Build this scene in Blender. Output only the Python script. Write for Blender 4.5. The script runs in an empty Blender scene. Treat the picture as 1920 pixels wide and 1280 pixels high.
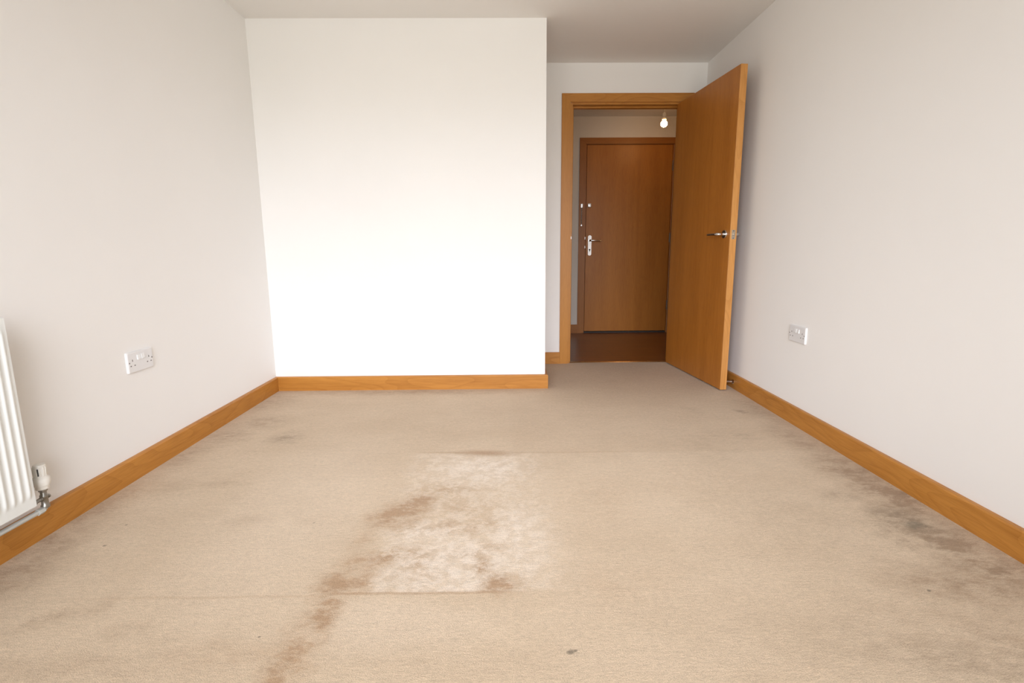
import bpy, bmesh, math
from mathutils import Vector, Matrix

C = bpy.context.scene.collection
S = bpy.context.scene

# ------------------------------------------------------------------ camera
F_PX, PITCH, YAW, ROLL, CAM_H = 942.73, -9.6637, 0.6102, -0.3898, 0.9172
a, b, c = map(math.radians, (PITCH, YAW, ROLL))
fwd = Vector((math.sin(b)*math.cos(a), math.cos(b)*math.cos(a), math.sin(a)))
rt = Vector((math.cos(b), -math.sin(b), 0)); up = rt.cross(fwd)
r2 = math.cos(c)*rt + math.sin(c)*up
u2 = -math.sin(c)*rt + math.cos(c)*up
cam = bpy.data.cameras.new('camera')
cam.sensor_width = 36; cam.lens = F_PX/1920*36
cam.shift_x = (960-956.52)/1920; cam.shift_y = -(640-629.18)/1920
cam.clip_start = 0.02
co = bpy.data.objects.new('camera', cam); C.objects.link(co)
co.matrix_world = Matrix(((r2.x, u2.x, -fwd.x, 0), (r2.y, u2.y, -fwd.y, 0), (r2.z, u2.z, -fwd.z, CAM_H), (0, 0, 0, 1)))
S.camera = co

# ------------------------------------------------------------------ view, world and daylight
S.view_settings.view_transform = 'Standard'
S.view_settings.look = 'None'
S.view_settings.gamma = 1
S.view_settings.use_curve_mapping = False
S.view_settings.exposure = 0.70
SKY, GROUND = 7.5, 2.8
w = bpy.data.worlds.new('daylight'); S.world = w; w.use_nodes = True
nt = w.node_tree; nt.nodes.clear()
g = nt.nodes.new('ShaderNodeTexCoord'); sp = nt.nodes.new('ShaderNodeSeparateXYZ')
mr = nt.nodes.new('ShaderNodeMapRange'); mr.interpolation_type = 'SMOOTHSTEP'
mr.inputs[1].default_value = -0.04; mr.inputs[2].default_value = 0.10
mx = nt.nodes.new('ShaderNodeMix'); mx.data_type = 'RGBA'
mx.inputs[6].default_value = (GROUND, GROUND*.985, GROUND*.93, 1)
mx.inputs[7].default_value = (SKY*.965, SKY, SKY*1.09, 1)
bg = nt.nodes.new('ShaderNodeBackground'); ou = nt.nodes.new('ShaderNodeOutputWorld')
nt.links.new(g.outputs['Generated'], sp.inputs[0]); nt.links.new(sp.outputs['Z'], mr.inputs[0])
nt.links.new(mr.outputs[0], mx.inputs[0]); nt.links.new(mx.outputs[2], bg.inputs[0]); nt.links.new(bg.outputs[0], ou.inputs[0])

# ------------------------------------------------------------------ dimensions (metres)
XL, XP, XR = -1.531, 0.267, 1.5335          # left wall, right face of the boxed-out wall, right wall
YW, YP, YA, YH = -0.50, 3.285, 4.021, 5.5376  # window wall, boxed-out wall, doorway wall, hall far wall
WT = 0.125                                   # thickness of the doorway wall
H = 2.286; HB = 0.0943; TB = 0.0195
XA, XI, ZA, ZI = 0.4435, 0.5103, 2.071, 2.008  # architrave outer / inner
XO0, XO1, ZO = 0.528, 1.357, 1.993           # clear door opening
WX0, WX1, WZ0, WZ1 = -1.35, 1.35, 0.10, 2.10 # window opening behind the camera

pl = bpy.data.lights.new('window_portal', 'AREA'); pl.shape = 'RECTANGLE'
pl.size = WX1-WX0; pl.size_y = WZ1-WZ0; pl.cycles.is_portal = True
po = bpy.data.objects.new('window_portal', pl); C.objects.link(po)
po.location = ((WX0+WX1)/2, YW-0.13, (WZ0+WZ1)/2); po.rotation_euler = (math.radians(90), 0, 0)

# ------------------------------------------------------------------ node helpers
class N:
    def __init__(s, name):
        s.m = bpy.data.materials.new(name); s.m.use_nodes = True
        s.t = s.m.node_tree; s.t.nodes.clear()
        s.out = s.t.nodes.new('ShaderNodeOutputMaterial')
        s.p = s.t.nodes.new('ShaderNodeBsdfPrincipled')
        s.t.links.new(s.p.outputs[0], s.out.inputs[0])
        s.co = s.t.nodes.new('ShaderNodeTexCoord').outputs['Object']
    def put(s, sock, v):
        if isinstance(v, bpy.types.NodeSocket): s.t.links.new(v, sock)
        elif isinstance(v, (tuple, list)) and len(v) == 3 and sock.type == 'RGBA': sock.default_value = (*v, 1)
        else: sock.default_value = v
    def mapping(s, loc=(0,0,0), rot=(0,0,0), scale=(1,1,1), kind='POINT', vec=None):
        n = s.t.nodes.new('ShaderNodeMapping'); n.vector_type = kind
        s.put(n.inputs[0], vec or s.co); n.inputs[1].default_value = loc
        n.inputs[2].default_value = rot; n.inputs[3].default_value = scale
        return n.outputs[0]
    def noise(s, vec, scale, detail=3, rough=.5, dist=0, col=False):
        n = s.t.nodes.new('ShaderNodeTexNoise'); s.put(n.inputs['Vector'], vec)
        n.inputs['Scale'].default_value = scale; n.inputs['Detail'].default_value = detail
        n.inputs['Roughness'].default_value = rough; n.inputs['Distortion'].default_value = dist
        return n.outputs['Color' if col else 'Fac']
    def rng(s, v, a0, a1, b0=0, b1=1, smooth=True):
        n = s.t.nodes.new('ShaderNodeMapRange')
        if smooth: n.interpolation_type = 'SMOOTHSTEP'
        s.put(n.inputs[0], v)
        for i, x in zip((1,2,3,4), (a0,a1,b0,b1)): s.put(n.inputs[i], x)
        return n.outputs[0]
    def math(s, op, *v):
        n = s.t.nodes.new('ShaderNodeMath'); n.operation = op
        for i, x in enumerate(v): s.put(n.inputs[i], x)
        return n.outputs[0]
    def vmath(s, op, *v):
        n = s.t.nodes.new('ShaderNodeVectorMath'); n.operation = op
        for i, x in enumerate(v): s.put(n.inputs[i], x)
        return n.outputs['Value' if op == 'LENGTH' else 'Vector']
    def mix(s, f, A, B, blend='MIX'):
        n = s.t.nodes.new('ShaderNodeMix'); n.data_type = 'RGBA'; n.blend_type = blend
        s.put(n.inputs[0], f); s.put(n.inputs[6], A); s.put(n.inputs[7], B)
        return n.outputs[2]
    def bump(s, h, strength, dist):
        n = s.t.nodes.new('ShaderNodeBump'); n.inputs['Strength'].default_value = strength
        n.inputs['Distance'].default_value = dist; s.put(n.inputs['Height'], h)
        s.put(s.p.inputs['Normal'], n.outputs[0])
    def done(s, col, rough=.5, metal=0, **k):
        s.put(s.p.inputs['Base Color'], col); s.put(s.p.inputs['Roughness'], rough)
        s.p.inputs['Metallic'].default_value = metal
        for q, v in k.items(): s.p.inputs[q.replace('_', ' ')].default_value = v
        return s.m

def plain(name, col, rough=.5, metal=0, var=.03, scale=40, bump=0, **k):
    n = N(name); f = n.noise(n.co, scale, 3)
    A = tuple(max(0, x*(1-var)) for x in col); B = tuple(min(1, x*(1+var)) for x in col)
    if bump: n.bump(n.noise(n.co, scale*4, 2), bump, .001)
    return n.done(n.mix(f, A, B), rough, metal, **k)

def paint(name, col):
    n = N(name)
    big = n.noise(n.co, 1.6, 4, .55)
    f = n.rng(big, .35, .7)
    A = tuple(x*.985 for x in col)
    n.bump(n.noise(n.co, 260, 2), .06, .0006)
    return n.done(n.mix(f, A, col), .85)

def oak(name, light, dark, axis=2, rough=.42, figure=.5, seed=0.0):
    """oak veneer: long grain along one axis with fine pores and soft cathedral figure"""
    n = N(name)
    st = [1, 1, 1]; st[axis] = .055
    v = n.mapping(loc=(seed, seed*.7, seed*1.3), scale=st)
    st2 = [1, 1, 1]; st2[axis] = .22
    vf = n.mapping(loc=(seed*2, seed, seed), scale=st2)
    base = n.noise(v, 14, 4, .55, .3)
    fine = n.noise(v, 190, 3, .6)
    # cathedral figure : rings taken from a stretched noise field
    fld = n.noise(vf, 5.5, 1.5, .45, .2)
    ring = n.math('FRACT', n.math('MULTIPLY', fld, 13.0))
    ring = n.rng(ring, 0.0, 1.0, 0, 1, False)
    ring = n.math('POWER', ring, 3.0)
    t = n.math('ADD', n.math('MULTIPLY', n.rng(base, .3, .7), .45), n.math('MULTIPLY', n.rng(fine, .38, .66), .30))
    t = n.math('ADD', t, n.math('MULTIPLY', ring, figure*.6))
    t = n.math('MINIMUM', t, 1.0)
    n.bump(fine, .08, .0006)
    m = n.done(n.mix(t, light, dark), rough)
    m_ = n.p.inputs['Specular IOR Level']; m_.default_value = .35
    return m

def carpet():
    n = N('beige_carpet')
    wob = n.vmath('SCALE', n.vmath('SUBTRACT', n.noise(n.co, 9, 4, .62, col=True), (.5, .5, .5)), )
    wob.node.inputs['Scale'].default_value = .09
    wob2 = n.vmath('SCALE', n.vmath('SUBTRACT', n.noise(n.co, 55, 4, .7, col=True), (.5, .5, .5)), )
    wob2.node.inputs['Scale'].default_value = .06
    pw = n.vmath('ADD', n.vmath('ADD', n.co, wob), wob2)
    sm = n.vmath('ADD', n.co, n.vmath('MULTIPLY', wob, (.18, .18, .18)))
    mott = n.rng(n.noise(n.co, 21, 6, .72, .3), .36, .66)      # blotchy break-up
    wisp = n.noise(n.mapping(rot=(0, 0, .5), scale=(.8, 1.5, 1)), 13, 6, .74)    # wispy, grainy edges
    broad = n.rng(n.noise(n.mapping(scale=(1, 1.6, 1)), 2.4, 4, .55), .3, .72)
    def ell(x, y, rx, ry, ang=0, soft=.15, vec=None):
        v = n.mapping(loc=(x, y, 0), rot=(0, 0, math.radians(ang)), scale=(rx, ry, 1e3), kind='TEXTURE', vec=vec or pw)
        return n.rng(n.vmath('LENGTH', v), soft, 1.0, 1, 0)
    def rect(x0, x1, y0, y1, sx0, sx1, sy0, sy1, vec=None):
        q = n.t.nodes.new('ShaderNodeSeparateXYZ'); n.put(q.inputs[0], vec or sm)
        m = n.rng(q.outputs[0], x0-sx0, x0+sx0)
        m = n.math('MULTIPLY', m, n.rng(q.outputs[0], x1-sx1, x1+sx1, 1, 0))
        m = n.math('MULTIPLY', m, n.rng(q.outputs[1], y0-sy0, y0+sy0))
        return n.math('MULTIPLY', m, n.rng(q.outputs[1], y1-sy1, y1+sy1, 1, 0))
    base = (.610, .475, .335); pale = (.685, .555, .420); worn = (.515, .388, .262)
    brown = (.400, .255, .145); grey = (.275, .198, .125); edge = (.320, .215, .130)
    col = n.mix(n.math('MULTIPLY', broad, .50), base, worn)
    # slightly darker walked-on pile: from the doorway and right of the boxed-out wall
    col = n.mix(n.math('MULTIPLY', rect(.03, 3, 2.18, 5, .02, .1, .02, .1), .15), col, brown)
    col = n.mix(n.math('MULTIPLY', ell(.85, 3.6, .95, 1.15, 0, .1), .40), col, brown)
    col = n.mix(n.math('MULTIPLY', rect(-3, .03, 2.2, 5, .1, .02, .5, .1), .10), col, brown)
    # paler pile to the left and in the cleaned patch
    col = n.mix(n.math('MULTIPLY', ell(-.75, 1.75, .40, .9, 0, .2), .40), col, pale)
    patch = rect(-.41, .13, 1.235, 2.19, .07, .16, .006, .03)
    col = n.mix(n.math('MULTIPLY', patch, n.rng(mott, 0, 1, .06, .50)), col, (.74, .625, .50))
    pale2 = []
    for q in ((-.16, 1.36, .34, .24), (-.10, 2.03, .30, .24), (.06, 1.50, .16, .34), (-.25, 1.52, .18, .10)):
        pale2.append(ell(*q))
    pm = n.math('MAXIMUM', n.math('MAXIMUM', pale2[0], pale2[1]), n.math('MAXIMUM', pale2[2], pale2[3]))
    pm = n.math('MULTIPLY', n.math('MULTIPLY', pm, patch), n.rng(mott, 0, 1, .3, .72))
    col = n.mix(pm, col, (.76, .655, .545))
    col = n.mix(n.math('MULTIPLY', ell(-.30, 1.12, .34, .14, 0, .3), .35), col, pale)
    stains = [  # x, y, rx, ry, angle, softness, strength, colour, mottle
        (-.340, 1.720, .10, .075, 20, .1, 1.15, brown, 0), (-.405, 1.615, .080, .060, 50, .1, .60, brown, 0),
        (-.375, 1.66, .17, .10, 48, .1, .95, brown, 0),
        (-.235, 1.83, .16, .060, 0, .1, .42, brown, 1), (-.150, 1.69, .13, .08, 0, .1, .40, brown, 1),
        (-.22, 1.56, .20, .05, 0, .1, .45, brown, 1), (-.10, 1.56, .09, .06, 20, .1, .45, brown, 1),
        (-.34, 1.40, .14, .055, 12, .1, .55, brown, 1), (-.25, 1.345, .10, .07, 0, .1, .38, brown, 1),
        (-.43, 1.37, .075, .10, 25, .1, .55, brown, 0), (-.465, 1.275, .075, .10, 5, .1, .9, brown, 0),
        (-.40, 1.275, .07, .06, 0, .1, .45, brown, 1),
        (-.480, 1.16, .060, .18, 2, .2, .85, brown, 0), (-.497, 1.02, .062, .22, 0, .2, .75, brown, 0),
        (-.455, 1.50, .05, .14, -14, .1, .38, brown, 0),
        (-.070, 1.345, .045, .085, 15, .1, .55, brown, 1), (-.020, 1.262, .07, .060, 0, .1, .95, brown, 0),
        (-.045, 1.43, .05, .06, 0, .1, .35, brown, 1), (-.12, 1.41, .08, .04, 0, .1, .3, brown, 1),
        # dark streaks along the right-hand wall
        (1.43, 1.96, .13, .20, 8, .1, .75, edge, 0), (1.44, 1.76, .13, .20, 6, .1, .90, edge, 0),
        (1.37, 1.575, .11, .11, 15, .1, .78, grey, 0), 
        (1.39, 1.42, .13, .14, 8, .1, .80, edge, 0), (1.41, 1.31, .15, .12, 0, .1, .75, edge, 0),
        (1.27, 1.24, .22, .10, -8, .1, .62, edge, 0), (1.28, 1.48, .12, .17, 12, .1, .28, grey, 1),
        (1.20, 1.05, .35, .12, -10, .1, .30, edge, 0), (1.42, 2.25, .10, .30, 5, .1, .45, edge, 0),
        (1.45, 2.75, .10, .35, 3, .1, .35, edge, 0), (1.25, 1.75, .07, .05, 0, .1, .35, grey, 0),
        (1.342, 2.745, .035, .045, 35, .1, .55, grey, 0), (1.186, 2.354, .06, .06, 0, .1, .30, grey, 1),
        (1.08, 2.78, .05, .08, 0, .1, .20, grey, 0), (.95, 2.3, .22, .25, 0, .1, .16, grey, 1),
        (.75, 1.9, .30, .20, 0, .1, .14, brown, 1), (1.0, 1.6, .30, .25, 0, .1, .12, grey, 1),
        # left-hand wall
        (-1.43, 1.34, .12, .14, 0, .1, .55, edge, 0), (-1.46, 1.50, .10, .16, 0, .1, .50, edge, 0),
        (-1.47, 1.68, .09, .16, 0, .1, .42, edge, 0), (-1.45, 1.85, .09, .14, 0, .1, .35, brown, 0),
        (-1.32, 1.88, .06, .06, 20, .1, .30, edge, 0), (-1.14, 1.90, .11, .035, 0, .1, .25, edge, 0),
        (-1.46, 2.20, .09, .22, 0, .1, .38, edge, 0), (-1.40, 2.43, .13, .13, 0, .1, .48, edge, 0),
        (-1.10, 2.41, .09, .09, 0, .1, .45, grey, 0), (-1.34, 2.64, .16, .14, 0, .1, .42, edge, 0),
        (-1.44, 3.03, .14, .26, 0, .1, .35, edge, 0), (-1.15, 1.165, .10, .03, 30, .1, .35, edge, 0),
        (-1.07, 1.21, .035, .05, 0, .1, .28, edge, 0), (-.945, 1.117, .06, .035, 10, .1, .30, edge, 0),
        (-.60, 1.04, .22, .05, 8, .1, .22, brown, 0), (-.9, 1.62, .10, .05, 0, .1, .15, edge, 0),
        (-.63, 1.62, .12, .05, 0, .1, .12, edge, 0), (-.62, 3.2, 1.0, .07, 0, .1, .38, edge, 0),
        (.36, 1.75, .16, .22, 0, .1, .15, brown, 1), (.30, 1.25, .2, .1, 0, .1, .14, brown, 0),
        (.55, 1.05, .35, .10, 0, .1, .16, worn, 0), (1.0, .98, .4, .10, -15, .1, .28, grey, 0),
        (-1.0, .98, .4, .08, 8, .1, .20, edge, 0)]
    # every patch of one colour is gathered first, then roughened once by the wispy noise
    for cc in (edge, brown, grey):
        for mo in (0, 1):
            acc = None
            for x, y, rx, ry, an, so, st, c2, m2 in stains:
                if c2 is not cc or m2 != mo: continue
                k = 1.30 if abs(x) > .9 else 1.15
                v = n.mapping(loc=(x, y, 0), rot=(0, 0, math.radians(an)), scale=(rx*k, ry*k, 1e3), kind='TEXTURE', vec=pw)
                q = n.math('MULTIPLY_ADD', n.vmath('LENGTH', v), -st*1.15, st*1.15)
                acc = q if acc is None else n.math('MAXIMUM', acc, q)
            if acc is None: continue
            acc = n.math('MAXIMUM', acc, 0.0)
            m = n.math('MULTIPLY', acc, n.rng(wisp, .36, .64, .35, 1.45))
            if mo: m = n.math('MULTIPLY', m, n.rng(mott, 0, 1, 1.25, .25))
            m = n.math('MINIMUM', m, .9)
            col = n.mix(m, col, cc)
    col = n.mix(n.math('MULTIPLY', ell(1.37, 1.545, .06, .035, 15, .1), .6), col, (.15, .13, .085))
    # crisp marks that follow where furniture stood
    col = n.mix(n.math('MULTIPLY', ell(-.09, 2.185, .21, .055, -3, .1, sm), .80), col, brown)
    col = n.mix(n.math('MULTIPLY', ell(-.25, 2.195, .20, .016, -2, .1, sm), .50), col, brown)
    col = n.mix(n.math('MULTIPLY', rect(.03, .62, 2.178, 2.192, .02, .2, .006, .006), .28), col, brown)
    col = n.mix(n.math('MULTIPLY', rect(-.48, .0, 1.229, 1.239, .01, .03, .004, .004), .55), col, brown)
    col = n.mix(n.math('MULTIPLY', rect(-1.1, -.5, 1.222, 1.232, .2, .05, .004, .004), .25), col, brown)
    spot = [(.146, 1.022, .010), (1.1436, 1.214, .006), (-1.30, 1.602, .0045), (-1.278, 1.479, .006), (-.60, 1.083, .004), (.158, 1.026, .005), (-.66, 1.60, .004)]
    for x, y, r in spot:
        col = n.mix(n.math('MULTIPLY', ell(x, y, r*1.4, r, 20, .3, n.co), .7), col, (.12, .10, .07))
    # tufted pile
    tuft = n.noise(n.mapping(scale=(1, 1.25, 1)), 330, 2, .7)
    clump = n.noise(n.mapping(scale=(.7, 1.9, 1)), 85, 3, .65)
    mid = n.noise(n.mapping(scale=(.5, 1.8, 1)), 28, 3, .6)
    f = n.math('ADD', n.math('MULTIPLY', n.rng(tuft, .25, .75, -1, 1, False), .26), n.math('MULTIPLY', n.rng(clump, .3, .7, -1, 1, False), .12))
    f = n.math('ADD', f, n.math('MULTIPLY', n.rng(mid, .3, .7, -1, 1, False), .045))
    f = n.math('ADD', f, 1.0)
    vv = n.t.nodes.new('ShaderNodeVectorMath'); vv.operation = 'SCALE'
    n.put(vv.inputs[0], col); n.put(vv.inputs['Scale'], f)
    n.bump(n.math('ADD', n.math('MULTIPLY', tuft, .6), n.math('MULTIPLY', clump, .4)), .45, .005)
    m = n.done(vv.outputs[0], .95)
    n.p.inputs['Specular IOR Level'].default_value = .1
    n.p.inputs['Sheen Weight'].default_value = .12
    return m

def laminate():
    n = N('dark_oak_laminate')
    br = n.t.nodes.new('ShaderNodeTexBrick'); n.put(br.inputs['Vector'], n.mapping(loc=(.3, .05, 0)))
    br.offset = .4; br.inputs['Scale'].default_value = 1
    br.inputs['Brick Width'].default_value = 1.25; br.inputs['Row Height'].default_value = .19
    br.inputs['Mortar Size'].default_value = .0016; br.inputs['Mortar Smooth'].default_value = .2
    br.inputs['Color1'].default_value = (.17, .17, .17, 1); br.inputs['Color2'].default_value = (.8, .8, .8, 1)
    br.inputs['Mortar'].default_value = (0, 0, 0, 1)
    g = n.noise(n.mapping(scale=(.07, 1, 1)), 60, 4, .6)
    A = n.mix(n.rng(g, .3, .7), (.230, .075, .018), (.135, .040, .010))
    A = n.mix(n.math('MULTIPLY', br.outputs['Color'], .35), A, (.28, .10, .03))
    A = n.mix(br.outputs['Fac'], A, (.03, .012, .005))
    return n.done(A, .28)

M = dict(
    wall=paint('white_wall_paint', (.905, .888, .862)),
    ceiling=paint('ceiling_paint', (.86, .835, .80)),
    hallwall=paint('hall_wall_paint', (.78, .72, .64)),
    carpet=carpet(), laminate=laminate(),
    oakx=oak('oak_trim_x', (.56, .245, .046), (.37, .140, .020), 0, .4, .55, 1.7),
    oaky=oak('oak_trim_y', (.56, .245, .046), (.37, .140, .020), 1, .4, .55, 4.1),
    oakz=oak('oak_trim_z', (.54, .235, .040), (.42, .168, .025), 2, .4, .25, 7.3),
    leaf=oak('oak_door_veneer', (.47, .175, .027), (.34, .115, .014), 2, .38, .22, 2.2),
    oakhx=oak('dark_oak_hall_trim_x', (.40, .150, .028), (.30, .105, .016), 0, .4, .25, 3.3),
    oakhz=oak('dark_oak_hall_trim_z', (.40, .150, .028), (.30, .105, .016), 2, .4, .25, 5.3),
    lip=oak('oak_door_lipping', (.66, .315, .09), (.50, .22, .055), 2, .45, .7, 9.4),
    chrome=plain('polished_chrome', (.72, .72, .72), .12, 1),
    steel=plain('brushed_steel', (.62, .61, .59), .33, 1),
    valve=plain('nickel_valve_body', (.33, .32, .29), .36, 1, .12, 60),
    hinge=plain('dull_dark_hinge_metal', (.20, .17, .14), .4, 1),
    plate=plain('dull_latch_plate', (.50, .44, .36), .5, 1),
    plastic=plain('white_plastic', (.80, .79, .785), .28, 0, .01),
    rocker=plain('white_switch_plastic', (.86, .86, .85), .22, 0, .01),
    cream=plain('cream_plastic', (.84, .81, .74), .35, 0, .02),
    enamel=plain('white_radiator_enamel', (.86, .885, .86), .30, 0, .01),
    pipe=plain('painted_pipe', (.62, .64, .61), .35, .2, .08, 60),
    dark=plain('dark_recess', (.05, .045, .04), .7),
    slot=plain('pin_slot_shadow_grey', (.22, .20, .19), .7),
    rubber=plain('black_rubber', (.025, .023, .022), .6),
    upvc=plain('white_window_frame', (.82, .82, .80), .35),
    brass=plain('warm_metal_strip', (.66, .50, .34), .22, 1, .05, 80),
)
gm = bpy.data.materials.new('window_glass'); gm.use_nodes = True
t = gm.node_tree; t.nodes.clear()
o_ = t.nodes.new('ShaderNodeOutputMaterial'); tr = t.nodes.new('ShaderNodeBsdfTransparent'); gl = t.nodes.new('ShaderNodeBsdfGlossy')
gl.inputs['Roughness'].default_value = .02; ms = t.nodes.new('ShaderNodeMixShader'); fr = t.nodes.new('ShaderNodeFresnel')
t.links.new(fr.outputs[0], ms.inputs[0]); t.links.new(tr.outputs[0], ms.inputs[1]); t.links.new(gl.outputs[0], ms.inputs[2]); t.links.new(ms.outputs[0], o_.inputs[0])
M['glass'] = gm
BULB_POWER = 46.0
n = N('glowing_bulb_glass'); n.p.inputs['Emission Color'].default_value = (1, .55, .22, 1)
n.p.inputs['Emission Strength'].default_value = BULB_POWER; M['bulb'] = n.done((.9, .85, .75), .2)

# ------------------------------------------------------------------ mesh helpers
def box(bm, x0, x1, y0, y1, z0, z1, bev=0, seg=2, mat=None, edges=None):
    """box between two corners, optionally bevelled; mat = optional 4x4 applied to it"""
    r = bmesh.ops.create_cube(bm, size=1)
    vs = r['verts']
    T = Matrix.Translation(((x0+x1)/2, (y0+y1)/2, (z0+z1)/2)) @ Matrix.Diagonal((x1-x0, y1-y0, z1-z0, 1))
    bmesh.ops.transform(bm, matrix=T, verts=vs)
    if bev:
        es = list({e for v in vs for e in v.link_edges})
        if edges: es = [e for e in es if edges((e.verts[0].co+e.verts[1].co)/2)]
        rr = bmesh.ops.bevel(bm, geom=es, offset=bev, segments=seg, affect='EDGES', profile=.5)
        vs = list({v for v in vs if v.is_valid} | {v for f in rr['faces'] for v in f.verts})
    if mat is not None: bmesh.ops.transform(bm, matrix=mat, verts=vs)
    return vs

def prism(bm, pts, d0, d1, axis):
    """polygon pts (2-D) extruded along an axis from d0 to d1"""
    def P(p, d):
        return {'x': (d, p[0], p[1]), 'y': (p[0], d, p[1]), 'z': (p[0], p[1], d)}[axis]
    A = [bm.verts.new(P(p, d0)) for p in pts]; B = [bm.verts.new(P(p, d1)) for p in pts]
    bm.faces.new(A); bm.faces.new(B[::-1]); k = len(pts)
    for i in range(k): bm.faces.new((A[i], B[i], B[(i+1) % k], A[(i+1) % k]))
    bmesh.ops.recalc_face_normals(bm, faces=bm.faces)

def lathe(bm, prof, seg=24, mat=None):
    """profile [(radius, height)] turned about Z, then transformed"""
    rings = []
    for r, z in prof:
        if r < 1e-6: rings.append([bm.verts.new((0, 0, z))])
        else: rings.append([bm.verts.new((r*math.cos(2*math.pi*i/seg), r*math.sin(2*math.pi*i/seg), z)) for i in range(seg)])
    fs = []
    for A, B in zip(rings, rings[1:]):
        for i in range(seg):
            j = (i+1) % seg
            if len(A) == 1 and len(B) == 1: continue
            if len(A) == 1: fs.append(bm.faces.new((A[0], B[i], B[j])))
            elif len(B) == 1: fs.append(bm.faces.new((A[i], B[0], A[j])))
            else: fs.append(bm.faces.new((A[i], B[i], B[j], A[j])))
    for R_ in (rings[0], rings[-1]):
        if len(R_) > 1: fs.append(bm.faces.new(R_))
    for f in fs: f.smooth = True
    bmesh.ops.recalc_face_normals(bm, faces=fs)
    vs = [v for R_ in rings for v in R_]
    if mat is not None: bmesh.ops.transform(bm, matrix=mat, verts=vs)
    return vs

def tube(bm, pts, rad, seg=12):
    pts = [Vector(p) for p in pts]; rings = []
    n0 = None
    for i, p in enumerate(pts):
        d = ((pts[min(i+1, len(pts)-1)]-pts[max(i-1, 0)])).normalized()
        if n0 is None: n0 = d.orthogonal().normalized()
        else: n0 = (n0 - d*n0.dot(d)).normalized()
        q = d.cross(n0); r = rad[i] if isinstance(rad, (list, tuple)) else rad
        rings.append([bm.verts.new(p + (n0*math.cos(2*math.pi*k/seg)+q*math.sin(2*math.pi*k/seg))*r) for k in range(seg)])
    fs = []
    for A, B in zip(rings, rings[1:]):
        for i in range(seg): fs.append(bm.faces.new((A[i], A[(i+1) % seg], B[(i+1) % seg], B[i])))
    fs.append(bm.faces.new(rings[0][::-1])); fs.append(bm.faces.new(rings[-1]))
    for f in fs: f.smooth = True
    bmesh.ops.recalc_face_normals(bm, faces=fs)

def obj(name, bm, mat, parent=None, smooth=False):
    me = bpy.data.meshes.new(name)
    if smooth:
        for f in bm.faces: f.smooth = True
    bm.to_mesh(me); bm.free()
    me.materials.append(M[mat] if isinstance(mat, str) else mat)
    if not smooth and any(p.use_smooth for p in me.polygons): me.set_sharp_from_angle(angle=math.radians(40))
    o = bpy.data.objects.new(name, me); C.objects.link(o)
    if parent: o.parent = parent
    return o

def tag(o, label, cat, kind=None, group=None):
    o['label'] = label; o['category'] = cat
    if kind: o['kind'] = kind
    if group: o['group'] = group
    return o
def thing(name, label, cat, loc=(0,0,0), rz=0, kind=None, group=None):
    o = bpy.data.objects.new(name, None); C.objects.link(o); o.empty_display_size = .1
    o.location = loc; o.rotation_euler = (0, 0, rz)
    return tag(o, label, cat, kind, group)
def struct(name, bm, mat, label, cat): return tag(obj(name, bm, mat), label, cat, 'structure')
B = bmesh.new
def sbox(name, mat, label, cat, *d, **k):
    bm = B(); box(bm, *d, **k); return struct(name, bm, mat, label, cat)
RX, RY, RZ = (lambda d: Matrix.Rotation(math.radians(d), 4, 'X')), (lambda d: Matrix.Rotation(math.radians(d), 4, 'Y')), (lambda d: Matrix.Rotation(math.radians(d), 4, 'Z'))
T = lambda *v: Matrix.Translation(v)

# ------------------------------------------------------------------ the room shell
YT = YA + .034       # carpet stops under the door, threshold strip follows
sbox('floor', 'carpet', 'stained beige carpet covering the empty room', 'carpet floor', XL-.1, XR+.1, YW-.1, YT, -.06, 0)
sbox('floor_hall', 'laminate', 'dark reddish wood laminate floor of the hallway', 'wooden floor', -1.3, 3.0, YT, YH+.1, -.06, 0)
sbox('wall_left', 'wall', 'white left wall with radiator and double socket', 'wall', XL-.12, XL, YW-.12, YP+.05, -.06, H)
sbox('wall_right', 'wall', 'white right wall behind the open door', 'wall', XR, XR+.12, YW-.12, YA+WT, -.06, H)
sbox('wall_front', 'wall', 'bright white boxed-out wall facing the camera', 'wall', XL-.12, XP, YP, YA+.02, -.06, H)
sbox('ceiling', 'ceiling', 'plain off-white ceiling of the room', 'ceiling', XL-.12, XR+.12, YW-.12, YA+.02, H, H+.1)
bm = B()
box(bm, -1.3, XO0-.012, YA, YA+WT, -.06, H); box(bm, XO1+.012, 3.0, YA, YA+WT, -.06, H); box(bm, XO0-.012, XO1+.012, YA, YA+WT, ZO+.012, H)
struct('wall_back', bm, 'wall', 'white alcove wall that holds the oak doorway', 'wall')
bm = B()
box(bm, XL, WX0, YW-.12, YW, -.06, H); box(bm, WX1, XR, YW-.12, YW, -.06, H)
box(bm, WX0, WX1, YW-.12, YW, -.06, WZ0); box(bm, WX0, WX1, YW-.12, YW, WZ1, H)
struct('wall_window', bm, 'wall', 'white wall behind the camera with the wide window', 'wall')
win = thing('window_1', 'wide white framed window behind the camera', 'window', (0, YW-.06, 0), kind='structure')
bm = B()
for x0, x1 in ((WX0, WX0+.06), (-.03, .03), (WX1-.06, WX1)): box(bm, x0, x1, -.03, .03, WZ0, WZ1)
for z0, z1 in ((WZ0, WZ0+.06), (WZ1-.06, WZ1)): box(bm, WX0+.06, -.03, -.03, .03, z0, z1); box(bm, .03, WX1-.06, -.03, .03, z0, z1)
obj('window_frame', bm, 'upvc', win)
for x0, x1 in ((WX0+.055, -.025), (.025, WX1-.055)):
    bm = B(); vs = [bm.verts.new(p) for p in ((x0, 0, WZ0+.055), (x1, 0, WZ0+.055), (x1, 0, WZ1-.055), (x0, 0, WZ1-.055))]; bm.faces.new(vs)
    obj('pane', bm, 'glass', win)
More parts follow.
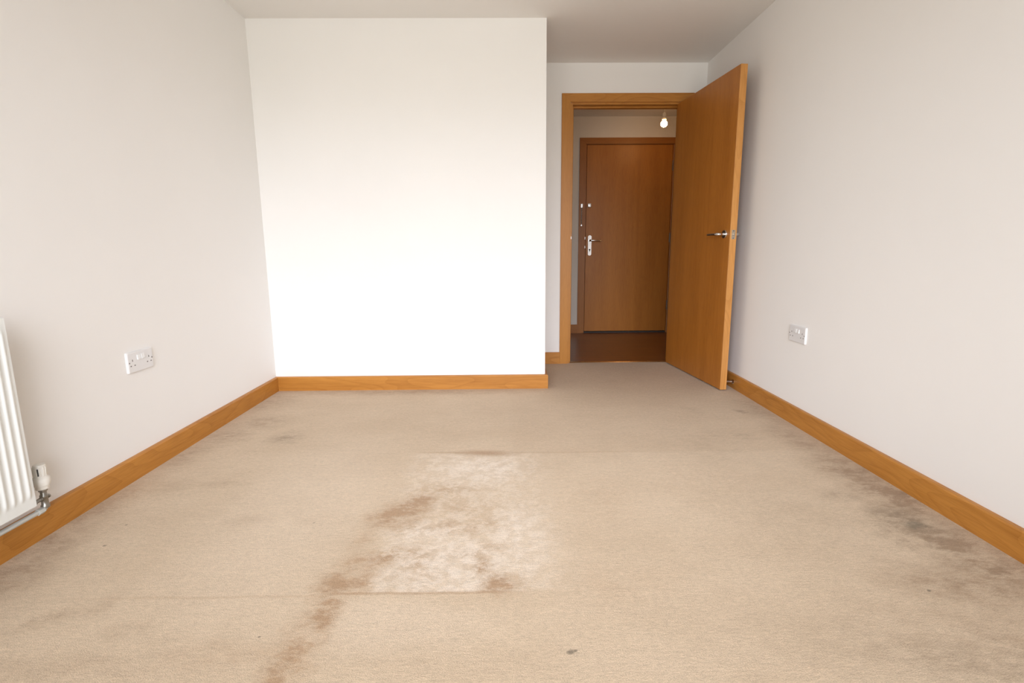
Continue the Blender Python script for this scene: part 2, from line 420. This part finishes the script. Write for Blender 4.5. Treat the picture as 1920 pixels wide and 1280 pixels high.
# hall
HH = 2.283
HX0, HX1, HZ1 = .870, 1.803, 2.012   # hall door opening
bm = B(); box(bm, -1.3, HX0, YH, YH+.12, -.06, HH+.06); box(bm, HX1, 3.0, YH, YH+.12, -.06, HH+.06); box(bm, HX0, HX1, YH, YH+.12, HZ1, HH+.06)
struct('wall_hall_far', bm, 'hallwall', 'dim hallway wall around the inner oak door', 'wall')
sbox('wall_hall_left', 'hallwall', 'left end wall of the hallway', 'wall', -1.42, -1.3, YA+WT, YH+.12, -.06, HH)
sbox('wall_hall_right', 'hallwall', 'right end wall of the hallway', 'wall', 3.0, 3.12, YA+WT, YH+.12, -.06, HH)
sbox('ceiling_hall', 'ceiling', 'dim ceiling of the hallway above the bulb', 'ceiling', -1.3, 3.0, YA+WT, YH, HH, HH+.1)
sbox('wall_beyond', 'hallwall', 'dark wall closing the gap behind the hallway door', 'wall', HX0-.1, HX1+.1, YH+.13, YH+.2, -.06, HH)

# ------------------------------------------------------------------ baseboards
def skirt(name, label, p0, p1, nrm, mat, m0=0, m1=0):
    """board from p0 to p1 against the wall; nrm = unit vector into the room; m0/m1 = extra run at ends"""
    bm = B(); p0 = Vector((*p0, 0)); p1 = Vector((*p1, 0)); nr = Vector((*nrm, 0)); d = (p1-p0).normalized()
    prof = [(0, 0), (TB, 0), (TB, HB-.006), (TB-.0018, HB-.0018), (TB-.006, HB), (0, HB)]
    A = [bm.verts.new(p0 - d*m0*q/TB + nr*q + Vector((0, 0, z))) for q, z in prof]
    E_ = [bm.verts.new(p1 + d*m1*q/TB + nr*q + Vector((0, 0, z))) for q, z in prof]
    bm.faces.new(A); bm.faces.new(E_[::-1])
    for i in range(len(prof)): bm.faces.new((A[i], E_[i], E_[(i+1) % len(prof)], A[(i+1) % len(prof)]))
    bmesh.ops.recalc_face_normals(bm, faces=bm.faces)
    return struct(name, bm, mat, label, 'skirting board')
skirt('baseboard_left', 'oak skirting board along the left wall under the radiator', (XL, YW), (XL, YP), (1, 0), 'oaky', -TB, -TB)
skirt('baseboard_front', 'oak skirting board along the foot of the boxed-out wall', (XL, YP), (XP, YP), (0, -1), 'oakx', -TB, TB)
skirt('baseboard_return', 'short oak skirting board around the side of the boxed-out wall', (XP, YP), (XP, YA), (1, 0), 'oaky', TB, -TB)
skirt('baseboard_back', 'short oak skirting board beside the door architrave', (XP, YA), (XA, YA), (0, -1), 'oakx', -TB, 0)
skirt('baseboard_right', 'oak skirting board along the right wall', (XR, YW), (XR, YA), (-1, 0), 'oaky', -TB, 0)
skirt('baseboard_window', 'oak skirting board under the window behind the camera', (XL, YW), (XR, YW), (0, 1), 'oakx', -TB, -TB)
skirt('baseboard_hall', 'dim oak skirting board left of the inner hallway door', (-1.3, YH), (.8037, YH), (0, -1), 'oakhx')

# ------------------------------------------------------------------ door frames
def architrave(parent, xa, xi, xi2, xa2, zi, za, y, t, names=('architrave_jamb', 'architrave_head'), mz='oakz', mx='oakx'):
    def piece(name, pts, mat, sharp):
        bm = B(); prism(bm, pts, y-t, y, 'y')
        es = [e for e in bm.edges if abs(e.verts[0].co.y-(y-t)) < 1e-5 and abs(e.verts[1].co.y-(y-t)) < 1e-5 and sharp(e)]
        bmesh.ops.bevel(bm, geom=es, offset=.003, segments=2, affect='EDGES')
        obj(name, bm, mat, parent)
    vert = lambda e: abs(e.verts[0].co.x-e.verts[1].co.x) < 1e-4
    hor = lambda e: abs(e.verts[0].co.z-e.verts[1].co.z) < 1e-4 and e.verts[0].co.z > .5
    e = .0003
    piece(names[0], [(xa, 0), (xi, 0), (xi, zi-e), (xa, za-e)], mz, vert)
    piece(names[0], [(xi2, 0), (xa2, 0), (xa2, za-e), (xi2, zi-e)], mz, vert)
    piece(names[1], [(xa, za), (xi, zi), (xi2, zi), (xa2, za)], mx, hor)
fr1 = thing('trim_1', 'oak door frame of the open doorway in the alcove', 'door frame', (0, 0, 0), kind='structure')
architrave(fr1, XA, XI, 2*0+XO1+.018, XO1+.018+(XI-XA), ZI, ZA, YA, .016)
LE = .012
bm = B(); box(bm, XO0-LE, XO0, YA-.001, YA+WT+.001, 0, ZO); obj('lining_jamb', bm, 'oakz', fr1)
bm = B(); box(bm, XO1, XO1+LE, YA-.001, YA+WT+.001, 0, ZO); obj('lining_jamb', bm, 'oakz', fr1)
bm = B(); box(bm, XO0-LE, XO1+LE, YA-.001, YA+WT+.001, ZO, ZI+.004); obj('lining_head', bm, 'oakx', fr1)
# packing between architrave and lining edge (the stepped margin)
bm = B(); box(bm, XI-.004, XO0-LE, YA-.0015, YA+.01, 0, ZO+LE); obj('lining_margin', bm, 'oakz', fr1)
ST = .012
bm = B(); box(bm, XO0, XO0+ST, YA+.046, YA+.088, 0, ZO-ST, .0015); obj('door_stop_jamb', bm, 'oakz', fr1)
bm = B(); box(bm, XO1-ST, XO1, YA+.046, YA+.088, 0, ZO-ST, .0015); obj('door_stop_jamb', bm, 'oakz', fr1)
bm = B(); box(bm, XO0, XO1, YA+.046, YA+.088, ZO-ST, ZO, .0015); obj('door_stop_head', bm, 'oakx', fr1)
bm = B(); box(bm, XO0-.001, XO0+.0012, YA+.004, YA+.030, .975, 1.045, .0005); box(bm, XO0-.002, XO0+.0012, YA-.0025, YA+.006, .999, 1.020, .0005)
obj('strike_plate', bm, 'steel', fr1)['label'] = 'small metal strike plate'
architrave_h = thing('trim_2', 'dark oak frame around the closed inner door across the hallway', 'door frame', (0, 0, 0), kind='structure')
architrave(architrave_h, .8037, .868, 1.805, 1.869, 2.008, 2.071, YH, .016, mz='oakhz', mx='oakhx')
bm = B(); box(bm, HX0, HX0+.010, YH-.002, YH+.12, 0, HZ1); obj('lining_jamb', bm, 'oakhz', architrave_h)
bm = B(); box(bm, HX1-.010, HX1, YH-.002, YH+.12, 0, HZ1); obj('lining_jamb', bm, 'oakhz', architrave_h)
bm = B(); box(bm, HX0, HX1, YH-.002, YH+.12, HZ1-.008, HZ1); obj('lining_head', bm, 'oakhx', architrave_h)
for z in (1.038, .944):
    bm = B(); box(bm, HX0+.003, HX0+.0105, YH-.004, YH+.01, z-.014, z+.014, .001); obj('strike_plate', bm, 'chrome', architrave_h)
bm = B(); box(bm, HX0+.010, HX1-.010, YH-.002, YH+.06, 0, .013, .002); obj('draught_sill', bm, 'dark', architrave_h)
# threshold strip between carpet and laminate
bm = B(); prism(bm, [(YT-.020, .0), (YT-.014, .0045), (YT-.004, .0065), (YT+.008, .0065), (YT+.016, .0045), (YT+.022, .0)], XO0, XO1, 'x')
for f in bm.faces: f.smooth = len(f.verts) == 4
tag(obj('threshold_strip', bm, 'brass'), 'thin metal threshold strip between the carpet and the hallway floor', 'threshold strip')

# ------------------------------------------------------------------ main door (open) : local x along the leaf, local y out of the face we see
hx, hy, WD, TK, DHT = 1.3130, 4.0058, .8455, .0422, 1.981
ang = math.atan2(-.99421, .10741)
door = thing('door_1', 'oak door standing wide open against the right wall', 'door', (hx, hy, .008), ang, kind='structure')
# local +y is to the left of the leaf direction = the back (wall) side ; the visible face looks along local -y
bm = B(); box(bm, 0.004, WD-.007, 0, TK, 0, DHT, .0008); obj('door_leaf', bm, 'leaf', door)
bm = B(); box(bm, WD-.007, WD, 0, TK, 0, DHT, .001); obj('edge_lipping', bm, 'lip', door)['label'] = 'pale oak edge of the open door'
def lever(parent, x, z, y, s, direction=-1, length=.12):
    """round-rose lever handle; s = -1 on the near face, +1 on the back"""
    h = B(); lathe(h, [(.0, 0), (.0265, 0), (.0265, .006), (.0245, .009), (.010, .0095), (.010, .012)], 32, T(x, y, z) @ RX(90 if s < 0 else -90))
    ro = obj('handle_rose', h, 'chrome', parent)
    h = B()
    pts = [(x, y+s*.006, z), (x, y+s*.030, z), (x, y+s*.040, z), (x+direction*.004, y+s*.047, z), (x+direction*.012, y+s*.051, z)]
    pts += [(x+direction*(.012+(length-.012)*k/5), y+s*.052, z-.0012*k/5) for k in range(1, 6)]
    tube(h, pts, [.0085, .0085, .0095, .010, .0095, .0082, .0080, .0080, .0078, .0070], 16)
    obj('lever', h, 'chrome', ro)
lever(door, .785, .999, 0, -1)
lever(door, .785, .999, TK, 1)
bm = B(); box(bm, WD-.001, WD+.0012, .009, .033, .967, 1.023, .0006); box(bm, WD, WD+.009, .014, .027, .988, 1.006, .002)
pl_ = obj('latch_plate', bm, 'plate', door)
for z in (.973, 1.017):
    bm = B(); lathe(bm, [(0, 0), (.003, 0), (.003, .0006), (0, .0008)], 12, T(WD+.001, .021, z) @ RY(90)); obj('screw', bm, 'dark', pl_)
for z in (.20, .99, 1.78):
    bm = B(); lathe(bm, [(0, -.05), (.006, -.05), (.006, .05), (0, .05)], 14, T(-.001, TK+.005, z)); box(bm, 0.0, .0045, .006, TK-.002, z-.05, z+.05)
    obj('hinge', bm, 'steel', door)

# door buffer screwed to the right skirting board
ds = thing('door_buffer', 'small chrome door stop on the right skirting board behind the open door', 'door stop', (XR-TB, 3.225, .046))
bm = B(); lathe(bm, [(0, 0), (.015, 0), (.015, .002), (.011, .006), (.006, .009), (.0055, .012), (.0055, .058), (.007, .060), (0, .060)], 24, RY(-90)); obj('stem', bm, 'chrome', ds)
bm = B(); lathe(bm, [(0, .0595), (.0065, .0595), (.008, .063), (.008, .0665), (.006, .068), (0, .0685)], 24, RY(-90)); obj('rubber_tip', bm, 'rubber', ds)['label'] = 'black rubber tip'

# ------------------------------------------------------------------ inner hallway door
d2 = thing('door_2', 'closed flush oak door across the hallway with long chrome handle plate', 'door', (.884, YH, 0), kind='structure')
W2 = 1.789-.884
bm = B(); box(bm, 0, W2, -.003, .041, .0205, 2.000, .0012); obj('door_leaf', bm, 'leaf', d2)
bx_ = .9275-.884
bm = B()
prism(bm, [(bx_+.019*math.cos(math.radians(q)), (1.050 if q <= 180 else .871)+.019*math.sin(math.radians(q))) for q in range(0, 360, 15)], -.012, -.003, 'y')
hp = obj('handle_plate', bm, 'chrome', d2)
bm = B(); lathe(bm, [(.0, 0), (.011, 0), (.011, .012), (.008, .014), (.008, .03)], 16, T(bx_, -.011, 1.013) @ RX(90))
tube(bm, [(bx_, -.036, 1.013), (bx_+.004, -.046, 1.013), (bx_+.02, -.052, 1.013), (bx_+.06, -.053, 1.012), (bx_+.115, -.052, 1.008)], [.010, .011, .0095, .008, .0065], 14)
obj('lever', bm, 'chrome', hp)
bm = B(); lathe(bm, [(0, 0), (.0085, 0), (.0085, .004), (0, .0045)], 20, T(bx_, -.012, .915) @ RX(90)); box(bm, bx_-.003, bx_+.003, -.017, -.012, .895, .915)
obj('key_cylinder', bm, 'dark', hp)
for z in (.868, 1.056):
    bm = B(); lathe(bm, [(0, 0), (.004, 0), (.003, .0015), (0, .002)], 12, T(bx_, -.012, z) @ RX(90)); obj('screw', bm, 'steel', hp)
bm = B(); box(bm, .9175-.884-.019, .9175-.884+.019, -.016, -.003, 1.383-.021, 1.383+.021, .006, 3)
nl = obj('latch_rose', bm, 'steel', d2)
bm = B(); lathe(bm, [(0, 0), (.010, 0), (.009, .012), (0, .013)], 18, T(.9175-.884, -.016, 1.383) @ RX(90)); obj('latch_knob', bm, 'chrome', nl)
for z in (1.79, 1.04, .31):
    bm = B(); lathe(bm, [(0, -.05), (.0065, -.05), (.0065, .05), (0, .05)], 14, T(W2+.004, -.007, z)); obj('hinge', bm, 'hinge', d2)

# security chain hanging on the hall architrave
ch = thing('door_chain', 'thin security chain hanging on the frame left of the inner hallway door', 'door chain', (.8335, YH-.016, 1.160))
bm = B(); box(bm, -.012, .012, -.006, 0, .196, .240, .003, 2); br = obj('bracket', bm, 'steel', ch)
for z in (.203, .233):
    bm = B(); lathe(bm, [(0, 0), (.005, 0), (.004, .003), (0, .0035)], 14, T(0, -.006, z) @ RX(90)); obj('screw', bm, 'chrome', br)
bm = B()
for k in range(14):
    z = .192 - k*.0125
    ring = []
    for q in range(13):
        aa = 2*math.pi*q/12; u_, v_ = .0042*math.cos(aa), .0085*math.sin(aa)
        ring.append((u_ if k % 2 else 0, -.008+(0 if k % 2 else u_), z+v_))
    tube(bm, ring, .0014, 6)
obj('chain', bm, 'valve', ch)
bm = B(); lathe(bm, [(0, 0), (.008, 0), (.008, .003), (.004, .004), (.004, .010), (.007, .011), (0, .012)], 16, T(0, -.002, .013) @ RX(90)); box(bm, -.002, .002, -.010, -.006, .016, .026); obj('end_button', bm, 'steel', ch)

# ------------------------------------------------------------------ hallway pendant
BY, BX, BZ = 4.85, 1.4746, 2.0478
pd = thing('pendant_light', 'bare glowing bulb hanging from the hallway ceiling', 'pendant light', (BX, BY, HH))
bm = B(); lathe(bm, [(0, 0), (.040, 0), (.040, -.008), (.030, -.022), (.008, -.028), (0, -.028)], 28); obj('ceiling_rose', bm, 'cream', pd)
bm = B(); tube(bm, [(0, 0, -.026), (0, 0, BZ+.095-HH)], .003, 8); obj('flex', bm, 'cream', pd)
bm = B(); lathe(bm, [(0, .100), (.006, .100), (.012, .093), (.016, .088), (.0165, .050), (.019, .048), (.019, .036), (.0145, .034), (.0145, .024), (0, .024)], 24, T(0, 0, BZ-HH)); obj('lamp_holder', bm, 'cream', pd)
bm = B(); lathe(bm, [(0, .038), (.013, .036), (.014, .028), (.021, .021), (.028, .011), (.0305, 0), (.0285, -.012), (.022, -.021), (.012, -.0285), (0, -.031)], 28, T(0, 0, BZ-HH)); obj('light_bulb', bm, 'bulb', pd)['label'] = 'round warm glowing bulb'

# ------------------------------------------------------------------ double sockets
def socket():
    """local x across, local z up, local -y out of the wall, origin at plate centre"""
    t_ = thing('wall_socket', '', 'socket')
    bm = B(); box(bm, -.073, .073, -.0095, 0, -.043, .043, .0045, 3, edges=lambda c_: c_.y < -.001); obj('faceplate', bm, 'plastic', t_, False)
    for s in (-1, 1):
        bm = B(); box(bm, s*.0115-.0095, s*.0115+.0095, -.0118, -.009, .007, .027, .001, 2)
        vs = [v for v in bm.verts if v.co.z < .012]
        for v in vs: v.co.y -= .0022 if v.co.y < -.01 else 0
        obj('rocker_switch', bm, 'rocker', t_)
        bm = B(); box(bm, s*.0475-.0022, s*.0475+.0022, -.0098, -.009, .004, .0125); obj('earth_slot', bm, 'slot', t_)
        for q in (-1, 1):
            bm = B(); box(bm, s*.0475+q*.011-.0034, s*.0475+q*.011+.0034, -.0098, -.009, -.0155, -.0110); obj('pin_slot', bm, 'slot', t_)
        bm = B(); lathe(bm, [(0, 0), (.0032, 0), (.0032, .0005), (0, .0008)], 14, T(s*.0655, -.0094, 0) @ RX(90)); obj('screw', bm, 'slot', t_)
    return t_
s1 = socket(); s1.location = (XL, (1.9978+2.1475)/2, .474); s1.rotation_euler = (0, 0, math.radians(90))
s1['label'] = 'white double socket low on the left wall near the radiator'
s2 = s1.copy(); C.objects.link(s2)
for k_ in list(s1.children): q = k_.copy(); C.objects.link(q); q.parent = s2
s2.location = (XR, (2.6442+2.4978)/2, .474); s2.rotation_euler = (0, 0, math.radians(-90))
s2['label'] = 'white double socket on the right wall beyond the open door'
for s_ in (s1, s2): s_['group'] = 'white double sockets'

# ------------------------------------------------------------------ radiator on the left wall : local x out of the wall, local y along it
R0, R1, RZ0, RZ1, RF = -1.0, 0.0, .155, .735, .100
rad = thing('radiator', 'white ribbed panel radiator on the left wall at the picture edge', 'radiator', (XL, 1.4475, 0))
bm = B()
# ribbed front sheet: grid with rounded flutes that stop short of top and bottom
pitch = .0243
ys = [R1-i*pitch/8 for i in range(int((R1-R0)/pitch*8)+1)]
zs = [RZ0, RZ0+.012, RZ0+.026, RZ0+.032, RZ0+.037, RZ0+.042, RZ0+.048, RZ0+.056, RZ0+.10, (RZ0+RZ1)/2, RZ1-.10, RZ1-.056, RZ1-.048, RZ1-.042, RZ1-.037, RZ1-.032, RZ1-.022, RZ1-.010, RZ1]
def env(z):
    q = min(z-RZ0, RZ1-z); return max(0, min(1, (q-.030)/.022))
def ridge(y_):
    d_ = R1-.018-y_
    if d_ < -.006 or d_ > (R1-R0)-.028: return 0
    ph = (d_ % pitch)/pitch; ph = min(ph, 1-ph)*pitch   # distance to ridge centre
    return math.exp(-(ph/.0060)**2)
gv = [[bm.verts.new((RF-.006+.0045*ridge(y_)*(math.sin(env(z)*math.pi/2)), y_, z)) for z in zs] for y_ in ys]
for i in range(len(ys)-1):
    for j in range(len(zs)-1):
        f = bm.faces.new((gv[i][j], gv[i][j+1], gv[i+1][j+1], gv[i+1][j])); f.smooth = True
# rolled returns of the sheet
ed = [(RF-.006, 0), (RF-.0075, .002), (RF-.014, .003), (RF-.018, .003)]
ex = bmesh.ops.extrude_edge_only(bm, edges=[e for e in bm.edges if e.is_boundary])
vs = [v for v in ex['geom'] if isinstance(v, bmesh.types.BMVert)]
for v in vs:
    v.co.x -= .012
    if v.co.y > -.001: v.co.y += .0025
    if v.co.z > RZ1-.0005: v.co.z += .0015
    if v.co.z < RZ0+.0005: v.co.z -= .0015
bmesh.ops.recalc_face_normals(bm, faces=bm.faces)
obj('front_panel', bm, 'enamel', rad)
bm = B(); box(bm, RF-.024, RF-.016, R0+.003, R1+.006, RZ0+.004, RZ1-.004, .003, 2)
obj('rim_seam', bm, 'enamel', rad)
bm = B()
k = 0; yy = R1-.03
while yy > R0+.03:
    box(bm, .034, RF-.024, yy-.0006, yy+.0006, RZ0+.03, RZ1-.03); yy -= .025
obj('convector_fins', bm, 'enamel', rad)
for yb in (R1-.16, R0+.13):
    bm = B(); box(bm, .0015, .030, yb, yb+.028, RZ0+.06, RZ1-.06)
    for zb in (RZ0+.09, RZ1-.10): box(bm, .028, RF-.02, yb+.001, yb+.027, zb-.01, zb+.01)
    obj('bracket', bm, 'enamel', rad)
# valve
vx, vy = .060, .0615
bm = B(); lathe(bm, [(0, .118), (.011, .118), (.012, .126), (.0095, .130), (.0095, .150), (.0110, .152), (.0110, .160), (.0085, .163), (.0085, .172), (.0115, .174), (.0115, .186), (0, .186)], 24, T(vx, vy, 0))
lathe(bm, [(0, 0), (.0075, 0), (.0075, .014), (.006, .015), (.006, .030), (.009, .031), (.009, .046), (0, .046)], 6, T(vx, vy, .150) @ RX(90))
lathe(bm, [(0, .006), (.005, .006), (.005, .012), (.0065, .012), (.0065, .017), (0, .018)], 16, T(vx, vy, .150) @ RX(-90))
vb = obj('valve', bm, 'valve', rad)
vb['label'] = 'dull metal valve body'
bm = B(); lathe(bm, [(0, .182), (.017, .182), (.0175, .192), (.021, .194), (.0225, .200), (.0225, .216), (.0185, .221), (.0165, .224), (.0160, .256), (.0145, .262), (0, .263)], 32, T(vx, vy, 0))
for q in range(12):
    aa = 2*math.pi*q/12+.26
    box(bm, .0155, .0175, -.0022, .0022, .226, .255, .0006, 1, mat=T(vx, vy, 0) @ Matrix.Rotation(aa, 4, 'Z'))
vh = obj('valve_head', bm, 'cream', vb); vh['label'] = 'cream plastic thermostatic head'
bm = B()
aa = math.radians(-62); box(bm, .0168, .0182, -.0016, .0016, .229, .252, mat=T(vx, vy, 0) @ Matrix.Rotation(aa, 4, 'Z'))
obj('marker_slot', bm, 'dark', vh)
bm = B()
tube(bm, [(vx, vy, .130), (vx, vy, .122), (vx, vy-.004, .1165), (vx, vy-.012, .1145), (vx, vy-.03, .1145), (vx, -.35, .118), (vx, -1.02, .120)], .0075, 14)
tube(bm, [(vx, vy-.010, .1145), (vx, vy-.030, .1145)], .0105, 6)
obj('pipe', bm, 'pipe', rad)
